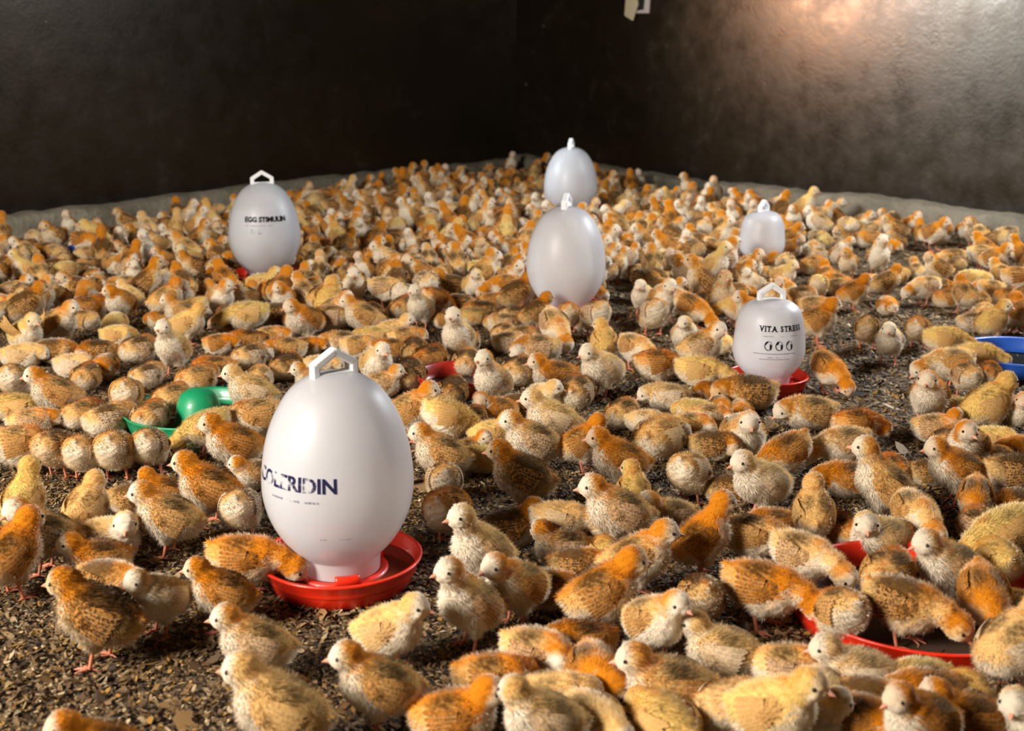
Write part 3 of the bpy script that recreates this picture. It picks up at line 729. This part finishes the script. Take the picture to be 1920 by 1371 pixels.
def proto(p):
    """one chick of each pose with its parts; the others are copies of it"""
    if p in PROTO: return copy_tree(PROTO[p])
    Bc, Rb, Hc, Rh, legs, br = frames(p)
    root = link_mesh('chick', BODY[p]); b = link_mesh('beak', beak_me, root); b.matrix_local = beak_at(Hc, Rh)
    for s in (1, -1):
        e = link_mesh('eye', eye_me, root); e.location = eye_at(Hc, Rh, s)
        w_ = link_mesh('wing', WING['up' if legs else 'dn', s], root); w_.matrix_local = mat4(Rb, Bc)
    PROTO[p] = root; return root
def copy_tree(o, parent=None):
    c = o.copy(); C.objects.link(c); c.parent = parent
    if parent is None:
        for k in list(c.keys()): del c[k]
    for ch in o.children: copy_tree(ch, c)
    return c
PAL = {  # tint: rust, brown, white, yellow
    'W': (.06, .34, 1.0, .15), 'Y': (.16, .20, .60, .65), 'C': (.46, .58, .92, .12), 'O': (.88, .62, .66, .10), 'B': (.60, 1.05, .45, .0), 'G': (.22, .72, .98, .05)}
def tint_of(col, r):
    a = PAL[col]; return tuple(min(1.2, max(0, a[i] + r.uniform(-.09, .09))) for i in range(4))
# ---------------------------------------------------------------- the flock. body centre x, y in the photograph; heading (0 right, 90 away, 180 left, 270 to the camera); pose; colouring; size
T = '''
190 1410 200 s O 1
185 1155 172 s B 1.2 | big dark-winged chick with rust nape, alone on bare litter at front left
300 1122 228 s W .95 | white-headed chick peering down beside the orange-headed one, left of the large drinker
418 1112 178 s O .95 | orange-headed dark-winged chick facing left, just below the large drinker's red tray edge
480 1208 182 s C 1 | rust-naped chick facing left with its breast above the pale one's back, front left
525 1330 168 s W 1.2 | big cream-white chick striding left, largest one at the photo's bottom left
733 1290 183 s C 1.05 | brown-bodied chick with pale brow facing left on bare litter, bottom centre left
730 1182 345 s W 1 | cream chick facing right, its tail against the large drinker's red tray
885 1135 212 t C 1.05 | slim white-breasted chick with orange beak, standing right of the red tray
975 1092 218 s C 1.05
905 1035 208 t W 1.1 | upright cream-white chick facing left, right of the large drinker's neck
830 1342 0 r O 1.05
930 1275 0 z O 1
1020 1352 188 s W 1
1040 1312 5 z W .95
1112 1358 300 z W 1
1012 1228 335 z C 1
1118 1265 280 z O 1
1088 1200 182 z O .9
1130 1115 12 s O 1.15 | large orange-headed chick in profile facing right, at bottom centre
1228 1165 312 s C 1
1255 1290 175 r C 1.15 | seated chick stretching its orange neck up to the left, bottom centre right
1365 1228 158 r W 1.05 | white-headed chick with dark wings sitting facing left, front right of centre
1312 1122 95 p B .95
1395 1345 30 z W 1
1245 1360 120 z Y 1
1440 1308 330 s Y 1.1
1505 1352 320 r W 1
1512 1268 350 z C .95
1622 1284 172 r W 1.05 | white-faced chick with dark back, resting just below the wide red feeder's rim
1575 1305 262 z W .9
1622 1345 320 z O .95
1705 1335 205 s O 1
1765 1306 182 z O 1
1695 1290 190 z Y .85
1655 1305 330 z B .95
1790 1315 90 z Y .85
1848 1345 175 r O 1
1912 1350 182 r W 1.05
1895 1212 30 s W 1.15 | big pale chick with pink leg, right edge of the wide red feeder
1575 1150 105 p C 1
1694 1142 328 f B 1.1 | dark-winged chick reaching its orange head down to the wide red feeder's rim
1665 1090 60 f C 1.1
1778 1072 196 s C 1.1 | tall white-breasted chick with rust nape facing left, behind the wide red feeder
1872 1062 88 f Y .95
1850 1130 268 p O 1
1910 1168 90 z Y .9
1430 1102 336 f O 1.15 | large orange chick leaning right over the wide red feeder's left rim
1505 1042 318 f C 1.05
1410 1005 352 f C 1
1472 990 180 z O .9
1522 960 82 s W 1
1640 1008 205 rl W 1.1 | white-headed dark-winged chick looking right, behind the wide red feeder
1572 1002 100 z O .85
1662 915 158 t C 1.15 | long-bodied chick with white face and rust nape standing tall at right
1712 958 282 f C 1
1803 882 182 s O 1.1 | orange-headed chick in profile facing left on dark ground near the right edge
1890 888 5 f B 1.1
1830 938 252 p O .85
1835 988 92 z C .95
1878 998 192 p Y 1.1
1905 950 180 z B .9
1685 882 95 z O .8
1735 888 0 z B .8
1585 902 182 z O 1.05
1582 835 192 f C 1.05 | orange-faced chick pecking down to the left, beside the bare gap at right
1602 798 18 f O 1
1428 905 203 s W 1.12 | bright white chick standing proud with a dark patch on its wing, right of centre
1297 888 55 p W 1.05 | round cream chick seen from behind bending down, left of the bright white one
1372 922 0 z B .95
1255 970 192 r C .95
1315 1012 12 t O 1.05 | tall orange chick with dark wing facing right, at centre right
1195 1048 2 s C 1.1
1120 1040 90 z Y .8
1150 965 180 s C 1.15
1187 925 85 s Y .9
1050 975 2 f W .95
965 992 8 r B 1
1065 1030 183 r C .95
1090 1058 0 z B .85
1022 1118 350 z B .95
980 893 168 s B 1.15 | long dark-backed chick with pink legs standing facing left, right of the large drinker
842 958 70 p O 1.1
832 903 100 p G .95
828 852 178 s C 1.08
880 850 20 r C .85
903 862 180 z Y .85
918 815 10 r Y .9
1012 828 182 s C 1.12 | pink-faced chick with round brown wing facing left, centre of the photo
1162 862 178 s O 1.1
1076 832 12 s O 1
1237 825 60 z W 1.3
1340 838 0 z B .95
1392 815 272 r C 1.2
1470 852 200 p O 1.05
1300 802 350 z C .9
1250 747 168 z W 1
1172 778 60 z C .95
1207 792 0 z W .8
1130 692 213 s W 1.15 | slender white chick standing facing left on bare litter, between the two nearest small drinkers
1132 642 92 s Y 1
1190 652 310 f C 1
1228 685 22 f O 1.1
1284 628 268 s W 1
1315 650 8 s C 1.15
1356 648 272 z Y .8
1312 698 352 f Y 1.1 | yellowish chick bending right to drink at the squat lettered drinker's tray
1395 738 182 z B 1.25 | plump brown chick resting against the front of the squat lettered drinker
1335 738 182 z O .85
1355 764 268 z O .7
1387 772 265 z O .7
1300 775 178 z Y .85
1335 784 0 z C .85
1515 777 180 z C 1.15 | plump tan chick resting alone, below right of the squat lettered drinker
1555 692 300 p O 1.0 | orange chick pecking alone at the litter, right of the squat lettered drinker
1532 602 8 s O 1.15
1668 640 248 s W 1 | white chick standing face-on on open litter, between the squat drinker and blue pan
1627 618 70 p B 1
1722 618 60 p O .95
1768 638 5 f Y 1.05
1782 682 180 f C 1.1
1832 668 2 f Y 1
1765 742 242 s O 1.15 | orange-headed chick with buff breast facing the camera, left of the blue-rimmed pan
1862 755 22 s Y 1.2 | yellow-headed white-bodied chick facing right, just below the blue-rimmed pan
1815 706 95 f C .95
1850 704 60 f O .9
1860 603 28 s Y 1.05
1800 778 332 z Y .9
1890 770 252 s O .9
1755 805 330 r C .95
1776 832 58 z C .9
1815 838 232 s O 1.1
1872 792 0 z B .9
1872 835 338 z Y .95
1908 845 180 z O .95
1862 860 190 z O .8
32 835 32 f C 1.15
105 842 75 p B 1.05
155 850 90 p C 1
215 845 94 p C 1.08
281 838 90 p G 1.02
438 832 192 s O 1.12 | white-breasted chick with orange nape standing left-facing, below the green pan
385 803 188 p Y 1 | pale yellow chick ducking its head into the green pan
392 915 172 s O 1.15 | orange-headed chick in profile facing left on bare litter, left of the large drinker
310 925 190 s O .85
256 938 10 z B .9
302 972 180 s C 1.1 | buff chick with golden wing facing left, alone between the row of backs and front
452 955 90 p G 1
476 892 222 r C .85
88 1002 182 s C 1.1
18 1042 62 s O 1.15
44 945 82 t Y 1
172 960 80 s W 1
208 1008 340 r W 1.1
178 1050 200 r O 1
208 1095 340 z B 1
462 1048 0 f O 1.1 | orange chick drinking from the left side of the large drinker's tray
50 628 322 s Y 1.1 wingsup | yellow chick flapping raised white wings, near the left edge
106 608 2 s C 1.15
95 662 0 z B 1
50 668 5 z W 1
28 712 92 p G 1
100 738 190 s C 1.1 | buff chick looking left with dark eye, upper left above the row of backs
142 688 5 z W .95
182 662 180 z B .95
262 658 60 z G 1.1
222 632 0 z Y .9
196 690 272 z O .9
237 742 98 p C 1.05
163 708 90 z C .95
276 708 62 z G .95
148 778 60 z C .95
206 787 45 z G 1.05
284 790 80 z C 1
326 756 60 z C 1.05
370 715 60 z C 1.1
325 655 250 t W 1.1 | bright white chick standing tall behind the green pan
400 695 180 z O 1.05
38 768 180 z Y 1
62 795 20 z C .95
350 608 10 s Y 1.05
300 602 200 z O .85
340 588 184 s C 1
472 742 180 s W 1.1 | pale-faced chick with rust nape facing left over the green pan's hub
482 782 190 f C 1.15 | rust-headed chick bending left over the green pan's right rim
486 712 90 z W .9
470 672 60 z G 1.05
425 645 0 z O .85
465 640 180 z O .9
505 636 0 z C .9
432 612 190 z O .9
462 590 192 f Y 1.15
512 592 205 z B 1.05
570 600 222 s O 1.15 | orange chick standing on thin pink legs facing left, above the large drinker's left
622 598 182 f C 1.05
690 596 178 s C 1.1
720 622 0 r W 1
702 632 182 z Y .9
538 656 180 z C .95
578 652 0 z O .8
540 690 60 z B 1
600 690 0 z W .9
590 716 190 r C .95
642 645 180 z C .95
688 652 0 z C .95
706 686 300 s W 1.05 | cream-white chick looking over the top right of the large drinker's handle
715 718 10 r C .95
763 705 82 z B 1.15
852 635 252 t W 1.15 | cream-white chick stretching tall, face-on, left of the middle drinker
872 648 60 z C 1
762 635 10 z C .9
722 655 182 z O .85
772 658 92 z B .95
816 675 60 z O 1.1
877 682 82 z G 1
850 735 80 z B .95
925 718 235 t C 1.1 | white-breasted chick with small face turned to the camera, right of the dark red pan
1003 658 180 z C 1.2
975 698 60 z G 1.1
1040 705 188 r O 1.1
1078 738 78 z C 1.15
1018 748 300 r W 1
1036 788 175 s W 1.15
935 770 202 r O 1
968 768 0 z B .9
885 792 60 z B .95
836 782 20 p Y 1.1
775 772 10 s C 1.1 | orange-cheeked chick facing right, touching the large drinker's right shoulder
1040 612 292 p C 1.1 | buff chick bending toward the camera, in front of the middle drinker's red tray
1115 592 120 p C 1.1 | plump chick drinking from the right side of the middle drinker's tray
1066 590 92 p O .95
968 596 30 z G 1
985 634 0 z C .95
940 610 180 z C .95
900 587 180 z B 1
925 568 0 z O .9
806 578 240 t W 1
870 598 190 z Y .85
832 600 0 z O .85
958 645 0 z G .9
945 628 60 z G .85
1226 588 100 p C 1.15
1243 560 90 z C .9
1298 578 320 p O 1.1
1206 556 250 s W 1
1277 546 70 z B 1
1246 540 180 z C .9
1345 545 100 z C .95
1322 572 90 z B 1.05
1386 578 160 f Y 1
1402 560 60 z C .95
1600 548 12 s O 1
1562 533 180 z O 1
1640 534 200 z C .95
1682 520 30 z Y .9
1664 575 268 z O .85
1740 540 200 f C 1
1772 560 20 z O .95
1812 552 100 s C 1
1835 570 60 z C .9
1505 560 20 z C 1.05
1528 578 340 z C 1
1852 545 180 z C .95
1893 560 10 z O .95
1572 540 350 z C .9
'''
MIX = 'CCCCCOOOBBBBWGYCO'
r = random.Random(11)
ZC = {'s': .072, 't': .074, 'f': .067, 'p': .067, 'r': .036, 'z': .034}
birds = []                       # x, y, yaw, pose, colour, size, label, wingsup, px, py
for ln in T.strip().split('\n'):
    a, _, lab = ln.partition('|'); q = a.split(); up = 'wingsup' in q
    px, py, yaw = float(q[0]), float(q[1]), float(q[2]); sz = float(q[5]) * .94; p = at_h(px, py, ZC[q[3][0]] * sz)
    po = q[3]
    if not lab.strip() and po in 'zsr' and r.random() < (.5 if po == 'z' else .3): po += r.choice('lr')
    birds.append([p.x, p.y, yaw, po, q[4], sz, lab.strip(), up])
n_named = len(birds)
# bare patches of litter in the photograph (ground points)
BARE = [[(1118, 560), (1175, 520), (1215, 610), (1500, 640), (1480, 760), (1180, 760), (1110, 660)], [(1480, 590), (1600, 560), (1790, 590), (1840, 640), (1740, 700), (1700, 860), (1500, 760)],
        [(1545, 488), (1790, 478), (1850, 505), (1720, 520), (1600, 520)]]
def inside(px, py, poly):
    c = False
    for (x0, y0), (x1, y1) in zip(poly, poly[1:] + poly[:1]):
        if (y0 > py) != (y1 > py) and px < (x1 - x0) * (py - y0) / (y1 - y0) + x0: c = not c
    return c
OBST = [(d1, .150), (d2, .150), (d3, .15), (d4, .15), (d5, .12), (d6, .12)]
obst = [(o.location.x, o.location.y, R_) for o, R_ in OBST]
# ease overlapping birds apart on the ground, and keep them off the jars
drink = {(462, 1048), (1312, 698), (1040, 612), (1115, 592), (1066, 590)}
P = np.array([[b[0], b[1]] for b in birds]); sz = np.array([b[5] for b in birds]); yw = np.radians([b[2] for b in birds]); D = np.stack([np.cos(yw), np.sin(yw)], 1)
P0 = P.copy()
for it in range(25):
    mv = np.zeros_like(P)
    for a_ in (-.020, .020):
        for b_ in (-.020, .020):
            A = P + D * a_ * sz[:, None]; B_ = P + D * b_ * sz[:, None]
            df = A[:, None] - B_[None]; ds = np.linalg.norm(df, axis=2) + 1e-6; need = .033 * (sz[:, None] + sz[None])
            ov = np.clip(need - ds, 0, None); np.fill_diagonal(ov, 0); mv += (df / ds[..., None] * ov[..., None]).sum(1) * .12
    for ox, oy, R_ in obst:
        df = P - np.array((ox, oy)); ds = np.linalg.norm(df, axis=1); ov = np.clip(R_ + .012 - ds, 0, .05); mv += df / ds[:, None] * ov[:, None] * .35
    P = P + mv; off = P - P0; ln_ = np.linalg.norm(off, axis=1)[:, None]; P = P0 + off * np.minimum(1, .028 / np.maximum(ln_, 1e-6))
for b, p in zip(birds, P): b[0], b[1] = p[0], p[1]
# the rest of the flock, up to the walls
cell = {}
def ok(x, y, d):
    ci, cj = int(x / .12), int(y / .12)
    for i in range(ci - 2, ci + 3):
        for j in range(cj - 2, cj + 3):
            for (u, v) in cell.get((i, j), ()):
                if (u - x) ** 2 + (v - y) ** 2 < d * d: return False
    return True
def put(x, y): cell.setdefault((int(x / .12), int(y / .12)), []).append((x, y))
for b in birds: put(b[0], b[1])
rest = []
for _ in range(60000):
    y = r.uniform(3.3, 8.6); x = r.uniform(-.47, .47) * (y + .2); q = Vector((x, y, 0)) - PC_
    if q.dot(nL) < .16 + .18 * min(1, max(0, 7.4 - y)) or q.dot(nR) < .14 + .16 * min(1, max(0, 7.4 - y)): continue
    px, py = to_px((x, y, 0))
    if py > 628 or px < -40 or px > 1960 or any(inside(px, py, g) for g in BARE): continue
    if any((x - ox) ** 2 + (y - oy) ** 2 < (R_ + .01) ** 2 for ox, oy, R_ in obst): continue
    d = .088 if py < 560 else .095
    if px > 1480: d = .125 if py > 470 else .10
    if px < 330 and py > 450: d = .105
    if not ok(x, y, d): continue
    put(x, y); rest.append((x, y, py))
rest.sort(key=lambda q: q[1])
def rand_bird(x, y):
    po = r.choice(['s', 's', 's', 'sl', 'sr', 't', 'p', 'f', 'f', 'r', 'rl', 'rr', 'z', 'z', 'zl', 'zr', 't', 's'])
    return [x, y, r.uniform(0, 360), po, r.choice(MIX), r.uniform(.85, 1.12), '', False]
while len(birds) < 300 and rest:
    x, y, _ = rest.pop(0); birds.append(rand_bird(x, y))
# labels: colouring, posture, heading, and what it is by; ties are told apart by their order
COLN = {'W': 'cream-white', 'Y': 'pale yellow', 'C': 'rust-naped buff', 'O': 'orange-headed', 'B': 'dark-backed', 'G': 'grey-winged cream'}
POSN = {'s': 'standing', 't': 'stretching tall', 'f': 'leaning forward', 'p': 'head-down', 'r': 'sitting', 'z': 'crouched'}
DIRN = ['facing right', 'facing away', 'facing left', 'facing the camera']
LM = [('the large front drinker', 641, 1060, 1.0), ('the wide red feeder', 1722, 1100, 1.0), ('the green pan', 372, 775, .8), ('the squat lettered drinker', 1437, 725, .8), ('the middle drinker', 1060, 590, .7),
      ('the blue-rimmed pan', 1910, 690, .8), ('the dark red pan', 862, 712, .6), ('the left-wall drinker', 501, 530, .6), ('the right-wall drinker', 1426, 505, .6)]
def where(px, py):
    best = min(LM, key=lambda m: math.hypot((px - m[1]), (py - m[2]) * 2.2) / m[3]); dx, dy = px - best[1], (py - best[2]) * 2.2; d = math.hypot(dx, dy)
    if abs(dx) > abs(dy): rel = 'right of' if dx > 0 else 'left of'
    else: rel = 'in front of' if dy > 0 else 'behind'
    return (rel + ' ' + best[0]) if d < 330 * best[3] else 'far ' + rel + ' ' + best[0] if rel[0] in 'rl' else 'well ' + rel + ' ' + best[0]
ORD = ['leftmost', 'second from left', 'third from left', 'fourth from left', 'fifth from left', 'sixth from left', 'seventh from left']
def make_labels():
    keys = {}
    for i, b in enumerate(birds):
        px, py = to_px((b[0], b[1], .05))
        if b[6]: continue
        k = (b[4], b[3][0], int(((b[2] + 45) % 360) // 90), where(px, py)); keys.setdefault(k, []).append((px, i))
    for k, v in keys.items():
        v.sort(); base = f'{COLN[k[0]]} chick {POSN[k[1]]}, {DIRN[k[2]]}, {k[3]}'
        for n, (_, i) in enumerate(v): birds[i][6] = base if len(v) == 1 else (base + ', ' + ORD[n]).replace('second from left', 'second left').replace('third from left', 'third left').replace('fourth from left', 'fourth left')
make_labels()
def in_pan(x, y):
    for px, py, R_ in ((1722, 1160, .212), (374, 798, .172), (862, 730, .115), (1910, 690, .165)):
        g = at_h(px, py)
        if (x - g.x) ** 2 + (y - g.y) ** 2 < (R_ * .9) ** 2: return True
    return False
for b in birds:
    x, y, yaw, po, col, s, lab, up = b
    o = proto(po); o.location = (x, y, .0095 if in_pan(x, y) else .0015); o.rotation_euler = (0, 0, math.radians(yaw)); o.scale = (s,) * 3
    tag(o, lab, 'chick', 'chicks of the flock'); tn = tint_of(col, r)
    for q in [o] + list(o.children): q.color = tn
    if up:
        for q in o.children:
            if q.name.startswith('wing'):
                sg = 1 if min(v.co.y for v in q.data.vertices) > 0 else -1
                q.matrix_local = Matrix.Translation((-.012, sg * .020, .100)) @ Matrix.Rotation(-sg * math.radians(48), 4, 'X') @ Matrix.Rotation(math.radians(65), 4, 'Y') @ Matrix.Translation((.012, -sg * .030, 0)) @ Matrix.Scale(1.45, 4)
# far flock as one mass
FAR = {}
for p in ('s', 'sl', 'sr', 't', 'p', 'f', 'r', 'rl', 'z', 'zl', 'zr'):
    g = body_mesh(p, .0062, 260, 3, .0075, .0022, legn=4); wv = []
    Bc, Rb, Hc, Rh, legs, br = frames(p)
    for s in (1, -1):
        wg = wing_geo(s, br, 5, 30, 4); wv.append((wg['V'] @ Rb.T + Bc, wg['F'], wg['N'] @ Rb.T, wg['pat']))
    eV = [eyV * 1.1 + eye_at(Hc, Rh, s) for s in (1, -1)]; bm_ = np.array(beak_at(Hc, Rh)); bV = bkV @ bm_[:3, :3].T + bm_[:3, 3]
    V, Fs, N, pat, mi, base = [g['V']], list(g['F']), [g['N']], [g['pat']], [g['mi']], len(g['V'])
    for v, fs, n_, pt in wv:
        V.append(v); N.append(n_); pat.append(pt)
        for f in fs: Fs.append(f + base); mi.append(np.full(len(f), 2))
        base += len(v)
    for v, f, m in [(eV[0], eyF, 4), (eV[1], eyF, 4), (bV, bkF, 3)]:
        c = v.mean(0); nn = v - c; nn /= np.linalg.norm(nn, axis=1)[:, None] + 1e-9
        V.append(v); N.append(nn); pat.append(np.zeros((len(v), 4))); Fs.append(f + base); mi.append(np.full(len(f), m)); base += len(v)
    FAR[p] = (np.concatenate(V), Fs, np.concatenate(N), np.concatenate(pat), mi)
AV, AN, AP, AT, F3, F4, M3, M4, base = [], [], [], [], [], [], [], [], 0
for x, y, _ in rest:
    b = rand_bird(x, y); V, Fs, N, pat, mi = FAR[b[3] if b[3] in FAR else 'r']; a = math.radians(b[2]); Rm = Rz(a)
    AV.append((V * b[5]) @ Rm.T + np.array((x, y, .001))); AN.append(N @ Rm.T); AP.append(pat)
    AT.append(np.tile(tint_of(b[4], r), (len(V), 1)))
    mm = np.concatenate(mi); k = 0
    for f in Fs:
        m_ = mm[k:k + len(f)]; k += len(f)
        (F3 if f.shape[1] == 3 else F4).append(f + base); (M3 if f.shape[1] == 3 else M4).append(m_)
    base += len(V)
me = np_mesh('distant_chicks', np.concatenate(AV), [np.concatenate(F3), np.concatenate(F4)], [M['down_f'], M['skin'], M['wing_f'], M['beak'], M['eye']],
             {'pat': np.concatenate(AP), 'tint': np.concatenate(AT)}, np.concatenate(AN), np.concatenate(M3 + M4))
o = link_mesh('distant_chicks', me); tag(o, 'dense crowd of buff, orange and brown chicks filling the floor back to the walls', 'chicks', 'chicks of the flock', 'stuff')
